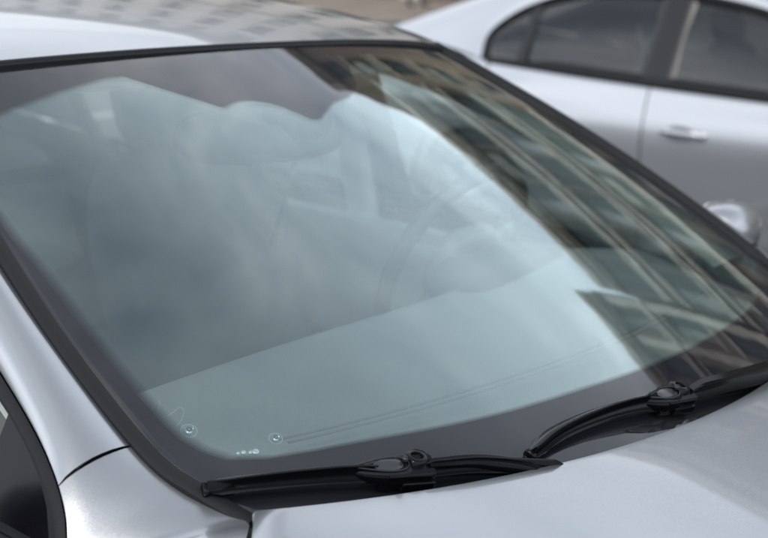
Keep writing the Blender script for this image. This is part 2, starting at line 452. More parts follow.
    for s in sgn:
        hl = []
        for k in range(7):
            q = k/6; hl.append([Vector((s*lerp(.42, .74, j/12), -1.33+.30*(j/12)**2.2-.02*sin(pi*q), lerp(.60, .735, q)+.02*(j/12))) for j in range(13)])
        MB().grid(hl).build('headlight', mat('headlamp_lens', (.5, .52, .55), .08, .4, coat=1), root, solid=.01, flip=(s == -1))
        tl = []
        for k in range(5):
            q = k/4; tl.append([Vector((s*lerp(.38, .655, j/8), 3.375+.175*(1-(2/pi*math.asin(min(1, lerp(.38, .655, j/8)/.69)))**2), lerp(.80, .93, q))) for j in range(9)])
        MB().grid(tl).build('tail_light', mat('red_lens', (.45, .02, .02), .1, 0, coat=1), root, solid=.01, flip=(s == 1))
    # ---- inner dark shell, keeps gaps black and the cabin closed
    m = MB()
    m.grid([[Vector((x, y, z)) for x, z in ((-.78, .82), (-.80, .6), (-.78, .28), (-.6, .18), (.6, .18), (.78, .28), (.80, .6), (.78, .82))] for y in (-.02, .1, .3, 1.2, 1.78)])
    m.box((0, .02, .62), (1.36, .03, .55)); m.box((0, -.95, .55), (1.2, .25, .3)); m.box((0, 2.75, .6), (1.3, .9, .45))
    m.box((0, 2.25, .28), (1.1, 1.0, .1)); m.box((0, -.5, .26), (1.1, .8, .1))
    m.box((-.745, 1.05, .80), (.03, 1.5, .22)); m.box((.745, 1.05, .80), (.03, 1.5, .22))
    m.box((0, 2.36, .93), (1.26, .55, .03))
    m.build('underbody', DARK, root, smooth=False)
    # gap backing strips behind the seams
    for s in sgn:
        rows = []
        for i in (seam-2, seam+1):
            a, c = A[i], C[i]; rows.append([a.lerp(c, k/8)+Vector((-.62, -.12, .75))*.009*((4*k/8*(1-k/8))**.8)+Vector((.62, .1, -.75))*.014 for k in range(9)])
        MB().grid(mir(rows, s)).build('seam_seal', DARK, root)
        for y in (.342, 1.2185, 2.1235):
            w_, z_ = tops(y); c1 = colp(w_, y-.012, z_); c2 = colp(w_, y+.012, z_)
            MB().grid(mir([[p+Vector((.016, 0, -.004)) for p in c1], [p+Vector((.016, 0, -.004)) for p in c2]], s)).build('seam_seal', DARK, root)
        hb = spline([(-a[0]+.005, a[1], a[2]-.032) for a in HS], 30)
        MB().grid(mir([[p+Vector((-.035, .0, 0)) for p in hb], [p+Vector((.045, 0, 0)) for p in hb]], s)).build('seam_seal', DARK, root)
    # ---- wheels
    for ax in AX:
        for s in sgn:
            wh = empty('wheel', (s*.78, ax, .315), 0, root)
            wh.parent = root
            MB().lathe([(.20, -.09), (.29, -.105), (.312, -.09), (.317, -.04), (.317, .04), (.312, .09), (.29, .105), (.205, .09)], (0, 0, 0), (s, 0, 0), 40).build('tyre', TYRE, wh)
            r_ = MB().lathe([(.208, .095), (.198, .085), (.19, .02), (.19, -.08)], (0, 0, 0), (s, 0, 0), 40)
            for k in range(7):
                a_ = 2*pi*k/7; rot = Matrix.Rotation(a_, 3, 'X')
                r_.box(rot @ Vector((s*.062, 0, .115)), (.03, .045, .165), rot)
            r_.lathe([(.0, .085), (.05, .08), (.055, .05)], (0, 0, 0), (s, 0, 0), 20)
            r_.build('rim', ALLOY, wh, auto=35)
            MB().lathe([(0.0, .0), (.16, .0), (.16, -.02)], (0, 0, 0), (s, 0, 0), 28).build('brake_disc', mat('brake_steel', (.25, .25, .25), .4, 1), wh)
        MB().sweep([(-.83+.0, ax, .33), (.83, ax, .33)], [(.40*cos(pi*k/12), .40*sin(pi*k/12)) for k in range(13)], caps=False).build('wheel_arch', DARK, root)
    # ---- side glazing, seals, door mirrors
    ci = [C[i] for i in range(0, len(C))]
    loop_top = resample(ci[:], 90)
    bl = [Vector((-.812, .262, .945)), Vector((-.814, .6, .948)), Vector((-.813, 1.0, .955)), Vector((-.811, 1.4, .965)), Vector((-.802, 1.8, .978)), Vector((-.775, 2.19, .99))]
    loop_bot = resample([Vector(p) for p in spline(bl, 60)], 90)
    for s in sgn:
        # glass: vertical strips between belt and frame at equal y
        def belt(y):
            return min(loop_bot, key=lambda p: abs(p.y-y))
        def top_at(y):
            c_ = [p for p in loop_top[:]]
            i = max(range(len(c_)-1), key=lambda i: (c_[i].y <= y <= c_[i+1].y))
            a, b = c_[i], c_[i+1]; t = 0 if abs(b.y-a.y) < 1e-6 else (y-a.y)/(b.y-a.y)
            return a.lerp(b, min(1, max(0, t)))
        for nm, ya, yb in (('front_side_window', .30 if P is SILVER else .12, 1.16), ('rear_side_window', 1.27, 1.93), ('quarter_window', 1.975, 2.196)):
            rows = []
            for i in range(19):
                y = lerp(ya, yb, i/18); T = top_at(y); B = belt(y); B = Vector((B.x, y, B.z-.01)); rows.append([B.lerp(T, k/8)+Vector((.018-.012*4*k/8*(1-k/8), 0, 0)) for k in range(9)])
            MB().grid(mir(rows, s)).build(nm, SG, root, flip=(s == 1))
        # black frame around the opening
        ring = loop_top + list(reversed(loop_bot))[1:-1]
        pts = [Vector((p.x*s, p.y, p.z)) for p in ring]
        # a flat rubber band inside the opening, two steps
        cen = Vector((-.74*s, 1.2, 1.10))
        rows = []
        for p in pts:
            d = (Vector((p.x, cen.y, cen.z))-p) ; d.x = 0
            # inward direction towards the nearest point of a long centre segment
            cy_ = min(1.75, max(.70, p.y)); cz_ = 1.0+.12*min(1, max(0, (cy_-.6)/.5))
            d = Vector((0, cy_-p.y, cz_-p.z)).normalized(); d.x = -s*(-d.z*.5)*1.0
            rows.append([p+Vector((s*-.002, 0, 0)), p+d*.006+Vector((-s*.008, 0, .001)), p+d*.014+Vector((-s*.008, 0, 0)), p+d*.017+Vector((s*.0, 0, 0)), p+d*.028+Vector((-s*.003, 0, 0)), p+d*.034+Vector((s*.004, 0, 0)), p+d*.034+Vector((s*.03, 0, 0))])
        # mirrored x: positive s means the left-hand list is already at -x
        rows.append(rows[0]); MB().grid(rows).build('window_seal', RUBBER, root, flip=(s == -1), auto=60)
        # pillar cover between the doors
        rows = []
        for i in range(7):
            y = lerp(1.12, 1.30, i/6); T = top_at(y); B = belt(y); B = Vector((B.x, y, B.z-.005)); rows.append([B.lerp(T, k/8)+Vector((-.003 if 0 < i < 6 else .012, 0, 0)) for k in range(9)])
        MB().grid(mir(rows, s)).build('door_pillar', TRIM, root, flip=(s == 1))
        rows = []
        for i in range(4):
            y = lerp(1.925, 1.98, i/3); T = top_at(y); B = belt(y); B = Vector((B.x, y, B.z-.005)); rows.append([B.lerp(T, k/8)+Vector((0, 0, 0)) for k in range(9)])
        MB().grid(mir(rows, s)).build('window_divider', TRIM, root, flip=(s == 1))
        # sail panel at the foot of the front window
        rows = []
        for i in range(5):
            y = lerp(.29, .43, i/4); T = top_at(y); B = belt(y); B = Vector((B.x, y, B.z-.005)); rows.append([B.lerp(T, k/4)+Vector((.006, 0, 0)) for k in range(5)])
        MB().grid(mir(rows, s)).build('mirror_sail', SATINB, root, flip=(s == 1))
        # belt strip
        MB().sweep([(p.x*s, p.y, p.z) for p in [Vector((q.x-.010, q.y, q.z-.006)) for q in loop_bot[2:-2]]], circ(.009, 8, .011)).build('belt_strip', RUBBER, root)
        # mirror: shell, glass, foot
        mir_shell = MB(); rows = []
        c0 = Vector((s*MX, MY, 1.0))
        for i in range(15):
            a = pi*i/14; rr_ = []
            for k in range(24):
                b = 2*pi*k/24
                cb, sb = cos(b), sin(b)
                sq = lambda v, e: math.copysign(abs(v)**e, v)
                rr_.append(c0+Vector((1*.082*sq(cb, .8)*sin(a)**.8, -.06*cos(a), .058*sq(sb, .8)*sin(a)**.8)))
            rows.append(rr_)
        mir_shell.grid(rows[:11], close=True)
        mm = mir_shell.build('door_mirror', P, root)
        fl = MB().sweep([c0+Vector((0, .035, 0)), c0+Vector((0, .04, 0))], [(x*.075, z*.051) for x, z in [(cos(2*pi*k/24), sin(2*pi*k/24)) for k in range(24)]])
        fl.build('mirror_glass', mat('mirror_silver', (.9, .9, .9), .02, 1), mm)
        MB().sweep([(s*.815, MY, .935), (s*.86, MY, .945), (s*.92, MY, .965)], circ(.025, 12, .014)).build('mirror_foot', TRIM, mm)
        # door handles
        for y in (1.02, 1.98):
            hx = .880
            hd = MB().sweep([(s*(hx-.014), y+.10, .765), (s*(hx+.016), y+.085, .768), (s*(hx+.024), y+.02, .768), (s*(hx+.024), y-.05, .766), (s*(hx+.012), y-.10, .763), (s*(hx-.014), y-.115, .762)], circ(.011, 10, .017))
            h = hd.build('door_handle', P, root)
            rc = MB(); rows = []
            for i in range(9):
                rows.append([Vector((s*(hx-.006-.0*i), y+.01+ .075*(i/8)*cos(2*pi*k/24), .762+.034*(i/8)*sin(2*pi*k/24))) for k in range(24)])
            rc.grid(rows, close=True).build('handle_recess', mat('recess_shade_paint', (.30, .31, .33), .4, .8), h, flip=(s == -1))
    return root, A, C, front_roof

def spline_fine(pts, per):
    P = [Vector(p) for p in pts]; d = [0]
    for i in range(1, len(P)): d.append(d[-1]+max(1e-6, (P[i]-P[i-1]).length**.5))
    def tang(i):
        if i == 0: return (P[1]-P[0])/(d[1]-d[0])
        if i == len(P)-1: return (P[-1]-P[-2])/(d[-1]-d[-2])
        h0 = d[i]-d[i-1]; h1 = d[i+1]-d[i]
        return ((P[i]-P[i-1])/h0*h1 + (P[i+1]-P[i])/h1*h0)/(h0+h1)
    T = [tang(i) for i in range(len(P))]; out = []
    for i in range(len(P)-1):
        h = d[i+1]-d[i]
        for k in range(per):
            s = k/per; out.append(P[i]*(2*s**3-3*s**2+1)+T[i]*h*(s**3-2*s**2+s)+P[i+1]*(-2*s**3+3*s**2)+T[i+1]*h*(s**3-s**2))
    out.append(P[-1]); return out
def refine(pts, per): return spline_fine(pts, per)
def cut_arch(m, AX, rad=.345, zc=.315):
    keep, cut = [], set()
    for f in m.f:
        c = sum((Vector(m.v[i]) for i in f), Vector())/len(f)
        if c.z < .75 and any((c.y-a)**2+(c.z-zc)**2 < rad*rad for a in AX): cut.update(f); continue
        keep.append(f)
    m.f = keep
    for i in cut:      # round the edge of the opening
        x, y, z = m.v[i]
        for a in AX:
            d = math.hypot(y-a, z-zc)
            if .2 < d < .45: m.v[i] = (x, a+(y-a)*rad/d, zc+(z-zc)*rad/d)

near_car, A1, C1, front_roof = make_car(SILVER, 'silver_car', 'silver blue car filling the picture, seen over its bonnet and windscreen', SIDEGL_N)

# ------------------------------------------------------------ windscreen of the near car
INNER_L = [(-1.006, .566), (-.994, .456), (-.979, .298), (-.967, .212), (-.954, .145), (-.945, .12), (-.93, .100), (-.907, .084), (-.885, .079), (-.862, .078), (-.789, .082), (-.696, .088), (-.496, .094), (-.256, .104), (.0, .106)]
TOPW = [(-1.0, .70), (-.975, .78), (-.93, .83), (-.869, .855), (-.766, .889), (-.66, .917), (-.60, .930), (-.55, .929), (-.5, .905), (-.465, .859), (-.42, .812), (-.351, .826), (-.308, .826), (-.254, .808), (-.233, .776), (-.207, .757), (-.18, .757), (-.15, .771), (-.079, .80), (.0, .815), (.08, .85), (.14, .90), (.20, .945)]
inner = INNER_L + [(-t, u) for t, u in reversed(INNER_L[:-1])] + [(1.0, .70), (.985, .80), (.95, .88), (.88, .935), (.75, .955), (.5, .958), (.34, .957)] + list(reversed(TOPW))
outer = [(t, -.06) for t in (0, -.3, -.6, -.85)][::-1][0:0]
outl = [(0, -.075), (-.3, -.075), (-.6, -.06), (-.84, -.045)] + EDGE + [(-.9, 1.004), (-.6, 1.004), (-.3, 1.0)]
outer = outl + [(0, 1.0)] + [(-t, u) for t, u in reversed(outl[1:])]
CEN = (-.02, .45)
def polar(loop, n=240):
    c = Vector((CEN[0], CEN[1], 0)); pts = [Vector((t, u, 0)) for t, u in loop]
    fine = []
    k = len(pts)
    for i in range(k):
        p0, p1, p2, p3 = pts[i-1], pts[i], pts[(i+1) % k], pts[(i+2) % k]
        for s in range(8):
            s /= 8
            # mild smoothing: average of straight and Catmull-Rom
            cr = .5*((2*p1)+(p2-p0)*s+(2*p0-5*p1+4*p2-p3)*s*s+(3*p1-p0-3*p2+p3)*s**3)
            fine.append(cr.lerp(p1.lerp(p2, s), .35))
    res = []
    for j in range(n):
        a = 2*pi*j/n; d = Vector((cos(a), sin(a), 0)); best = None
        for i in range(len(fine)):
            A_, B_ = fine[i]-c, fine[(i+1) % len(fine)]-c
            e_ = B_-A_; den = d.x*e_.y-d.y*e_.x
            if abs(den) < 1e-12: continue
            r = (A_.x*e_.y-A_.y*e_.x)/den; q = (A_.x*d.y-A_.y*d.x)/den
            if r > 0 and -1e-6 <= q <= 1+1e-6: best = r if best is None else max(best, r)
        res.append((c.x+d.x*best, c.y+d.y*best))
    return res
PO, PI_ = polar(outer), polar(inner)
def sheet(m, la, lb, n, h, center=False):
    rows = []
    for i in range(n+1):
        q = i/n; rows.append([Wo(lerp(a[0], b[0], q), lerp(a[1], b[1], q), h) for a, b in zip(la, lb)])
    m.grid(rows, close=True); return m
cl = [(CEN[0]+(a[0]-CEN[0])*.002, CEN[1]+(a[1]-CEN[1])*.002) for a in PO]
ws = empty('windscreen', (0, 0, 0), 0, near_car)
g = MB(); sheet(g, cl, PO, 34, 0); 
b0 = len(g.v); sheet(g, [(a[0], a[1]) for a in PO], PO, 1, 0)
g2 = MB(); g2.v = g.v[:b0]; g2.f = [f for f in g.f if max(f) < b0]
n0 = len(g2.v); sheet(g2, PO, cl, 34, -.005)
# rim between the two faces
k = len(PO); 
for j in range(k): g2.f.append((34*k+j, 34*k+(j+1) % k, n0+(j+1) % k, n0+j))
g2.build('windscreen_glass', GLASS, ws, flip=True)
def shrink(l, k): return [(CEN[0]+(a[0]-CEN[0])*k, CEN[1]+(a[1]-CEN[1])*k) for a in l]
PF = shrink(PI_, .978)
fm = bpy.data.materials.new('enamel_dot_fade'); fm.use_nodes = True; t_ = fm.node_tree; t_.nodes.clear()
def clone(src, dst):
    mp_ = {}
    for n_ in src.nodes:
        d_ = dst.nodes.new(n_.bl_idname); mp_[n_.name] = d_
        for at_ in ('operation', 'blend_type', 'vector_type'):
            if hasattr(n_, at_): setattr(d_, at_, getattr(n_, at_))
        for i_, ip in enumerate(n_.inputs):
            if hasattr(ip, 'default_value'): d_.inputs[i_].default_value = ip.default_value
    for l_ in src.links:
        fi = list(l_.from_node.outputs).index(l_.from_socket); ti = list(l_.to_node.inputs).index(l_.to_socket)
        dst.links.new(mp_[l_.from_node.name].outputs[fi], mp_[l_.to_node.name].inputs[ti])
    for n_ in src.nodes:
        if n_.type == 'OUTPUT_MATERIAL':
            so_ = n_.inputs[0].links[0]; sk = mp_[so_.from_node.name].outputs[list(so_.from_node.outputs).index(so_.from_socket)]
            dst.nodes.remove(mp_[n_.name]); return sk
sa = clone(FRIT.node_tree, t_); sb = clone(COATING.node_tree, t_)
at_n = t_.nodes.new('ShaderNodeAttribute'); at_n.attribute_name = 'fade'; mxn = t_.nodes.new('ShaderNodeMixShader'); on = t_.nodes.new('ShaderNodeOutputMaterial')
t_.links.new(at_n.outputs['Fac'], mxn.inputs[0]); t_.links.new(sb, mxn.inputs[1]); t_.links.new(sa, mxn.inputs[2]); t_.links.new(mxn.outputs[0], on.inputs[0])
d_ = MB(); sheet(d_, PF, PI_, 5, -.0022); fo = d_.build('dotted_edge', fm, ws, flip=True)
fa = fo.data.attributes.new('fade', 'FLOAT', 'POINT')
for i_ in range(len(fo.data.vertices)): fa.data[i_].value = (i_//len(PI_))/5
f_ = MB(); sheet(f_, PI_, PO, 6, -.0022); f_.build('black_border', FRIT, ws, flip=True)
c_ = MB(); sheet(c_, cl, PF, 30, -.0022); c_.build('tinted_coating', COATING, ws, flip=True)
# rubber strip round the glass (top and both sides)
side_pts = [(t, u) for t, u in EDGE]
strip = []
path = [Vector(Wo(t, u, .004)) for t, u in side_pts]
p1 = spline(path, 60)
MBs = MB().sweep(p1, [(-.008, -.006), (-.007, .0025), (-.002, .0045), (.004, .004), (.0105, .0015), (.011, -.006)], [Wn(-1, .1+.8*i/59) for i in range(60)], scale=[(1, 1)]*60)
MBs.build('side_moulding', RUBBER, ws, auto=60)
p2 = [Vector((-p.x, p.y, p.z)) for p in p1]
MB().sweep(p2, [(-.007, -.004), (-.004, .0055), (.002, .008), (.007, .004), (.008, -.006)], [Wn(1, .1+.8*i/59) for i in range(60)], scale=[(1, min(1, .5+i/16)) for i in range(60)]).build('side_moulding', RUBBER, ws, auto=60)
tp = [p+Vector((0, -.0015, -.0065)) for p in front_roof]
MB().sweep(tp, [(-.0045, -.008), (-.004, .001), (0, .0025), (.004, .001), (.0045, -.008)], [Vector((0, -.35, .93))]*len(tp)).build('top_moulding', RUBBER, ws, auto=60)

# ------------------------------------------------------------ cabin of the near car
cab = near_car
rows = []
for i in range(25):      # dashboard: rolls from under the glass to its rear edge
    q = i/24; r = []
    for j in range(41):
        x = -.62+1.24*j/40
        y0 = .10+.33*x*x; y1 = .52-.04*(x/.6)**2
        hump = .035*math.exp(-((x-.37)/.2)**2)*max(0, min(1, (q-.45)*3))
        if q < .8: y = lerp(y0, y1, q/.8); z = lerp(.955, 1.0, (q/.8)**.7)+hump
        else:
            k = (q-.8)/.2; y = y1+.03*sin(k*pi/2)+.10*k*k; z = 1.0+hump-.02*k-.28*k*k
        r.append(Vector((x, y, z)))
    rows.append(r)
MB().grid(rows).build('dashboard', DASH, cab)
vent = MB()
for d in (.0, .013):
    vent.sweep([(x, .205+d+.20*x*x, .9855+.010) for x in [(-.52+1.04*i/30) for i in range(31)]], circ(.0022, 6, .0012))
vent.build('defroster_vent', mat('vent_grey', (.18, .19, .195), .6), cab)
def pill(m, c, d, rot=None, ex=.55, n=20, k2=14):
    rows = []; rot = rot or Matrix.Identity(3); sq = lambda v, e_: math.copysign(abs(v)**e_, v)
    for i in range(k2+1):
        a = -pi/2+pi*i/k2
        rows.append([Vector(c)+rot @ Vector((d[0]/2*sq(cos(a), ex)*sq(cos(2*pi*k/n), ex), d[1]/2*sq(cos(a), ex)*sq(sin(2*pi*k/n), ex), d[2]/2*sq(sin(a), ex))) for k in range(n)])
    m.grid(rows, close=True); return m
def seats(root, SEAT=SEAT):
    for x in (-.36, .36):
        st = pill(MB(), (x, 1.02, .48), (.50, .52, .17)).build('front_seat', SEAT, root)
        rt = Matrix.Rotation(R(-20), 3, 'X')
        pill(MB(), (x, 1.32, .80), (.50, .15, .66), rt).build('seat_back', SEAT, st)
        pill(MB(), (x, 1.44, 1.185), (.27, .11, .19), rt, .6).build('headrest', SEAT, st)
        for dx in (-.06, .06): MB().sweep([(x+dx, 1.40, 1.06), (x+dx, 1.43, 1.16)], circ(.006, 8)).build('headrest_post', CHROME, st)
    b = pill(MB(), (0, 1.85, .50), (1.25, .5, .18)).build('rear_seat', SEAT, root)
    pill(MB(), (0, 2.12, .78), (1.25, .16, .60), Matrix.Rotation(R(-22), 3, 'X')).build('seat_back', SEAT, b)
    for x in (-.36, .36): pill(MB(), (x, 2.24, 1.08), (.26, .10, .14), None, .6).build('headrest', SEAT, b)
seats(cab, mat('light_grey_seat_fabric', (.16, .165, .175), .9, bump=(700, .4), vary=(9, .12)))
def steering(root, tilt=R(-64)):
    # rim axis points at the driver and up
    c = Vector((.37, .70, .995)); ax = Vector((0, .88, .40)).normalized(); a = Vector((1, 0, 0)); b = ax.cross(a)
    sw = empty('steering_wheel', (0, 0, 0), 0, root)
    ring = [c+(a*cos(2*pi*k/64)+b*sin(2*pi*k/64))*.172 for k in range(64)]
    rows = []
    for k in range(64):
        rad = (ring[k]-c).normalized()
        rows.append([ring[k]+rad*.015*cos(2*pi*j/12)+ax*.015*sin(2*pi*j/12) for j in range(12)])
    MB().grid(rows, close=True, wrap=True).build('rim', mat('grey_wheel_leather', (.03, .03, .033), .45), sw)
    pill(MB(), c-ax*.02, (.17, .05, .13), Matrix((a, ax, b)).transposed()).build('hub', mat('wheel_hub_grey', (.25, .25, .25), .6), sw)
    for an in (8, 172, 250, 290):
        d = a*cos(R(an))-b*sin(R(an))
        MB().sweep([c-ax*.02, c+d*.168], circ(.026, 8, .009), [ax, ax]).build('spoke', mat('wheel_hub_grey', (.25, .25, .25), .6), sw)
    MB().sweep([c-ax*.03, c-ax*.30+Vector((0, 0, 0))], circ(.035, 12)).build('column', DASH2, sw)
steering(cab)
pill(MB(), (.275, .53, .995), (.31, .12, .10)).build('instrument_hood', DASH2, cab)
# headliner and pillar linings
rows = []
for i in range(13):
    q = i/12; rows.append([Vector((.54*t, lerp(.84, 2.25, q)+.12*t*t*(1-q), 1.325-.025*t*t+.03*sin(pi*q))) for t in [(-1+j/10) for j in range(21)]])
MB().grid(rows).build('headliner', LINING, cab)
for s in (1, -1):
    A_ = A1[18:48]; 
    MB().grid([[Vector((s*(p.x+.012), p.y, p.z-.012)), Vector((s*(p.x+.05), p.y+.03, p.z-.035)), Vector((s*(p.x-.04), p.y+.07, p.z-.06))] for p in A_]).build('pillar_lining', LINING, cab)
    MB().sweep([(s*-.60, 1.26, 1.32), (s*-.71, 1.24, 1.10), (s*-.75, 1.22, .9), (s*-.75, 1.22, .5)], circ(.05, 10, .03)).build('pillar_lining', LINING, cab)
    MB().sweep([(s*-.575, 1.20, 1.26), (s*-.52, 1.24, 1.05), (s*-.50, 1.30, .8)], circ(.024, 6, .002)).build('seat_belt', mat('belt_webbing', (.05, .05, .055), .8), cab)
    MB().box((s*-.715, 1.05, .80), (.04, 1.7, .28)).build('door_card', mat('light_door_card', (.42, .43, .43), .7), cab, smooth=False, bevel=.01)
# inside mirror with sensor foot
mr_ = empty('inside_mirror', (0, 0, 0), 0, cab)
mc = Vector((-.045, .775, 1.232)); mrot = Matrix.Rotation(R(-16), 3, 'Z') @ Matrix.Rotation(R(-12), 3, 'X')
pill(MB(), mc, (.30, .05, .092), mrot, .75, 32, 18).build('housing', mat('mirror_housing_grey', (.015, .016, .018), .3, coat=.3), mr_)
pill(MB(), Vector(W(-.13, .80))+Vector((0, .02, -.03)), (.085, .06, .05), Matrix.Rotation(R(30), 3, 'X'), .7).build('sensor_foot', mat('mirror_housing_grey', (.015, .016, .018), .3, coat=.3), mr_)
MB().sweep([Vector(W(-.10, .80))+Vector((0, .03, -.035)), mc+Vector((0, -.01, .03)), mc], circ(.014, 10)).build('stem', DASH2, mr_)
for x in (-.33, .33): pill(MB(), (x*.9, .99, 1.308), (.36, .14, .016), Matrix.Rotation(R(8), 3, 'X'), .4).build('sun_visor', LINING, cab)

# ------------------------------------------------------------ wipers
def wiper(path, conn_i, arm, ncon_len):
    """path: (t,u) along the glass; conn_i: param of the connector (0..1)"""
    wp = empty('wiper', (0, 0, 0), 0, near_car)
    n = 60
    pu = spline([(t, u, 0) for t, u in path], n)
    base = [W(p.x, p.y) for p in pu]; nr = [Wn(p.x, p.y) for p in pu]
    def at(q, h, side=0):
        x = q*(n-1); i = min(n-2, int(x)); f = x-i
        p = base[i].lerp(base[i+1], f); nn = nr[i].lerp(nr[i+1], f).normalized(); t = (base[min(n-1, i+2)]-base[max(0, i-1)]).normalized(); sd = t.cross(nn).normalized()
        return p+nn*h+sd*side, nn, t, sd
    # rubber squeegee
    MB().sweep(base, [(-.0008, .0005), (-.0010, .004), (-.004, .005), (-.0045, .008), (.0045, .008), (.004, .005), (.0010, .004), (.0008, .0005)], nr).build('rubber_lip', RUBBER, wp, auto=40)
    # spoiler blade, tapering at the ends
    prof = [(-.0075, .0075), (-.0078, .0105), (-.0040, .0128), (-.0008, .0185), (.0012, .0218), (.0024, .0214), (.0030, .0165), (.0052, .0125), (.0078, .0105), (.0075, .0075)]
    sc = []
    for i in range(n):
        q = i/(n-1); e_ = 1.25*min(1, min(q, 1-q)*14+.55); h = lerp(1.22, 1.62, min(1, (.5-abs(q-.5))*3.2)); h = lerp(1.05, h, min(1, max(0, abs(q-conn_i-.01)*n-1.6)/3)); h *= min(1, (1-q)*7+.45); sc.append((e_, h))
    MB().sweep(base, prof, nr, scale=sc).build('blade', SATINB, wp, auto=35)
    for q0 in (0, 1):
        p, nn, t, sd = at(q0, .011); rot = Matrix((t, sd, nn)).transposed()
        pill(MB(), p, (.008, .0155, .012), rot, .6).build('end_cap', SATINB, wp)
    # connector
    p, nn, t, sd = at(conn_i, .0); rot = Matrix((t, sd, nn)).transposed()
    def L(a, b, c): return p+t*a+sd*b*1.08+nn*c*1.12
    cn = empty('connector', (0, 0, 0), 0, wp)
    def sub(m, nm, mt, **k): return m.build(nm, mt, wp, **k)
    m = MB()
    m.box(L(.004, 0, .0135), (.060, .021, .013), rot); m.box(L(.030, 0, .0135), (.018, .018, .008), rot)
    m.box(L(-.030, 0, .012), (.020, .018, .008), rot)
    sub(m, 'clamp', SATINB, smooth=False, bevel=.003)
    # long tapering cover, lens shaped in plan, raised
    rows = []
    for i in range(21):
        q = i/20; x = lerp(-.050, .013, q); wd = .0135*math.sin(pi*min(1, q*.55+.02))**.6 if q < .98 else .0100
        hh = .0235+.0040*math.sin(pi/2*min(1, q*1.6)); rr = []
        for k in range(13):
            a = pi*k/12; rr.append(L(x, wd*cos(a), lerp(.013, hh, sin(a)**.42)))
        rows.append(rr)
    sub(MB().grid(rows), 'cover', SATINB)
    # pale reflective facet on the cover is just gloss; raised rim round it
    rim_pts = []
    for i in range(41):
        a = 2*pi*i/40; rim_pts.append(L(-.019+.030*cos(a), .0112*sin(a)*(.62+.38*cos(a-.0)**1) if cos(a) > -1 else 0, .0282))
    sub(MB().sweep(rim_pts, circ(.0012, 8), [nn]*41, caps=False), 'cover_rim', GLOSSB)
    sub(pill(MB(), L(-.0115, 0, .0278), (.034, .0150, .0026), rot, .9), 'cover_inlay', mat('smoked_gloss_inlay', (.035, .037, .042), .12, spec=.6))
    # round socket with a hole
    nv_ = (nn*.55+Vector((0, 0, .55))).normalized()
    ring = MB().lathe([(.0062, .016), (.0062, .0318), (.0070, .0330), (.0112, .0330), (.0126, .0316), (.0148, .020), (.0178, .008)], L(.0245, 0, 0), nv_, 28)
    sub(ring, 'socket', SATINB, auto=50)
    sub(MB().lathe([(0, .024), (.0067, .024)], L(.0245, 0, 0), nv_, 20), 'socket_floor', DARK)
    sub(pill(MB(), L(.0065, -.002, .0318), (.0075, .0075, .0075), rot, 1), 'pin', GLOSSB)
    sub(MB().sweep([L(.0055, -.002, .022), L(.0055, -.002, .032)], circ(.0022, 8), [t, t]), 'pin_stem', GLOSSB)
    m = MB(); m.box(L(.012, .0115, .019), (.05, .003, .013), rot); m.box(L(.012, -.0115, .019), (.05, .003, .013), rot)
    m.box(L(.030, 0, .0200), (.022, .024, .012), rot); m.box(L(.0235, 0, .0095), (.038, .033, .012), rot); m.box(L(.0215, 0, .0165), (.036, .027, .020), rot); m.box(L(-.004, 0, .0075), (.030, .026, .010), rot)
    sub(m, 'bracket', SATINB, smooth=False, bevel=.0015)
    bpy.data.objects.remove(cn)
    # arm: from the socket along its own way to the bonnet gap
    ap = [L(.034, 0, .026)] + [W(a_, b_)+Wn(a_, b_)*h_ for a_, b_, h_ in arm]
    ap = spline(ap, 30)
    aw = [(1+.35*min(1, i/12), 1.0+.9*min(1, i/14)) for i in range(30)]
    MB().sweep(ap, [(-.0050, -.0030), (-.0052, .0010), (-.0034, .0034), (.0034, .0034), (.0052, .0010), (.0050, -.0030)], [nn]*30, scale=aw).build('arm', SATINB, wp, auto=35)
    return wp
w1 = wiper([(-.957, .030), (-.90, .031), (-.832, .029), (-.70, .019), (-.60, .013), (-.53, .001), (-.48, -.008), (-.435, -.018)], .465, [(-.60, .0120, .0265), (-.56, .0040, .0230), (-.52, -.006, .0180), (-.48, -.020, .010), (-.44, -.040, .0)], .05)
w2 = wiper([(-.487, .016), (-.44, .032), (-.393, .041), (-.33, .047), (-.266, .048), (-.19, .043), (-.124, .036), (0, .026), (.10, .014), (.203, .001), (.32, -.02)], .425, [(-.06, .036, .030), (0.0, .030, .032), (.10, .018, .033), (.203, .004, .032), (.32, -.014, .018), (.45, -.04, .012)], .05)

# ------------------------------------------------------------ small things behind the glass
def cup(t, u, r, label):
    o = empty('suction_cup', W(t, u)); c = Vector(W(t, u)); nn = Wn(t, u)
    tag(o, label, 'suction cup', 'clear suction cups on the windscreen')
    b = MB().lathe([(r, -.0055), (r*.99, -.0062), (r*.9, -.0064), (r*.45, -.0072), (r*.40, -.0095), (0.0001, -.0098)], (0, 0, 0), nn, 30).build('disc', CLEAR, o)
    rr = [nn*-.0060+(nn.orthogonal().normalized()*cos(2*pi*k/40)+nn.cross(nn.orthogonal().normalized())*sin(2*pi*k/40))*r for k in range(41)]
    MB().sweep(rr, circ(.00035, 6), [nn]*41, caps=False).build('rim', mat('milky_plastic', (.55, .6, .6), .3), o)
    x = nn.orthogonal().normalized()
    pill(MB(), nn*-.0062+x*.000, (r*.95, r*.95, .0035), Vector((0, 0, 1)).rotation_difference(nn).to_matrix(), 1).build('bead', mat('bright_bead', (.75, .78, .78), .1, .6, coat=1), o)
    MB().lathe([(r*.16, -.0040), (r*.30, -.0038), (r*.36, -.0046)], (x.x*.0008, x.y*.0008, x.z*.0008), nn, 18).build('hole', DASH2, o)
    return o
cup(-.924, .140, .0085, 'clear suction cup with bright bead nearest the left corner of the windscreen')
cup(-.819, .114, .0072, 'smaller clear suction cup to the right of the clear plate holder')
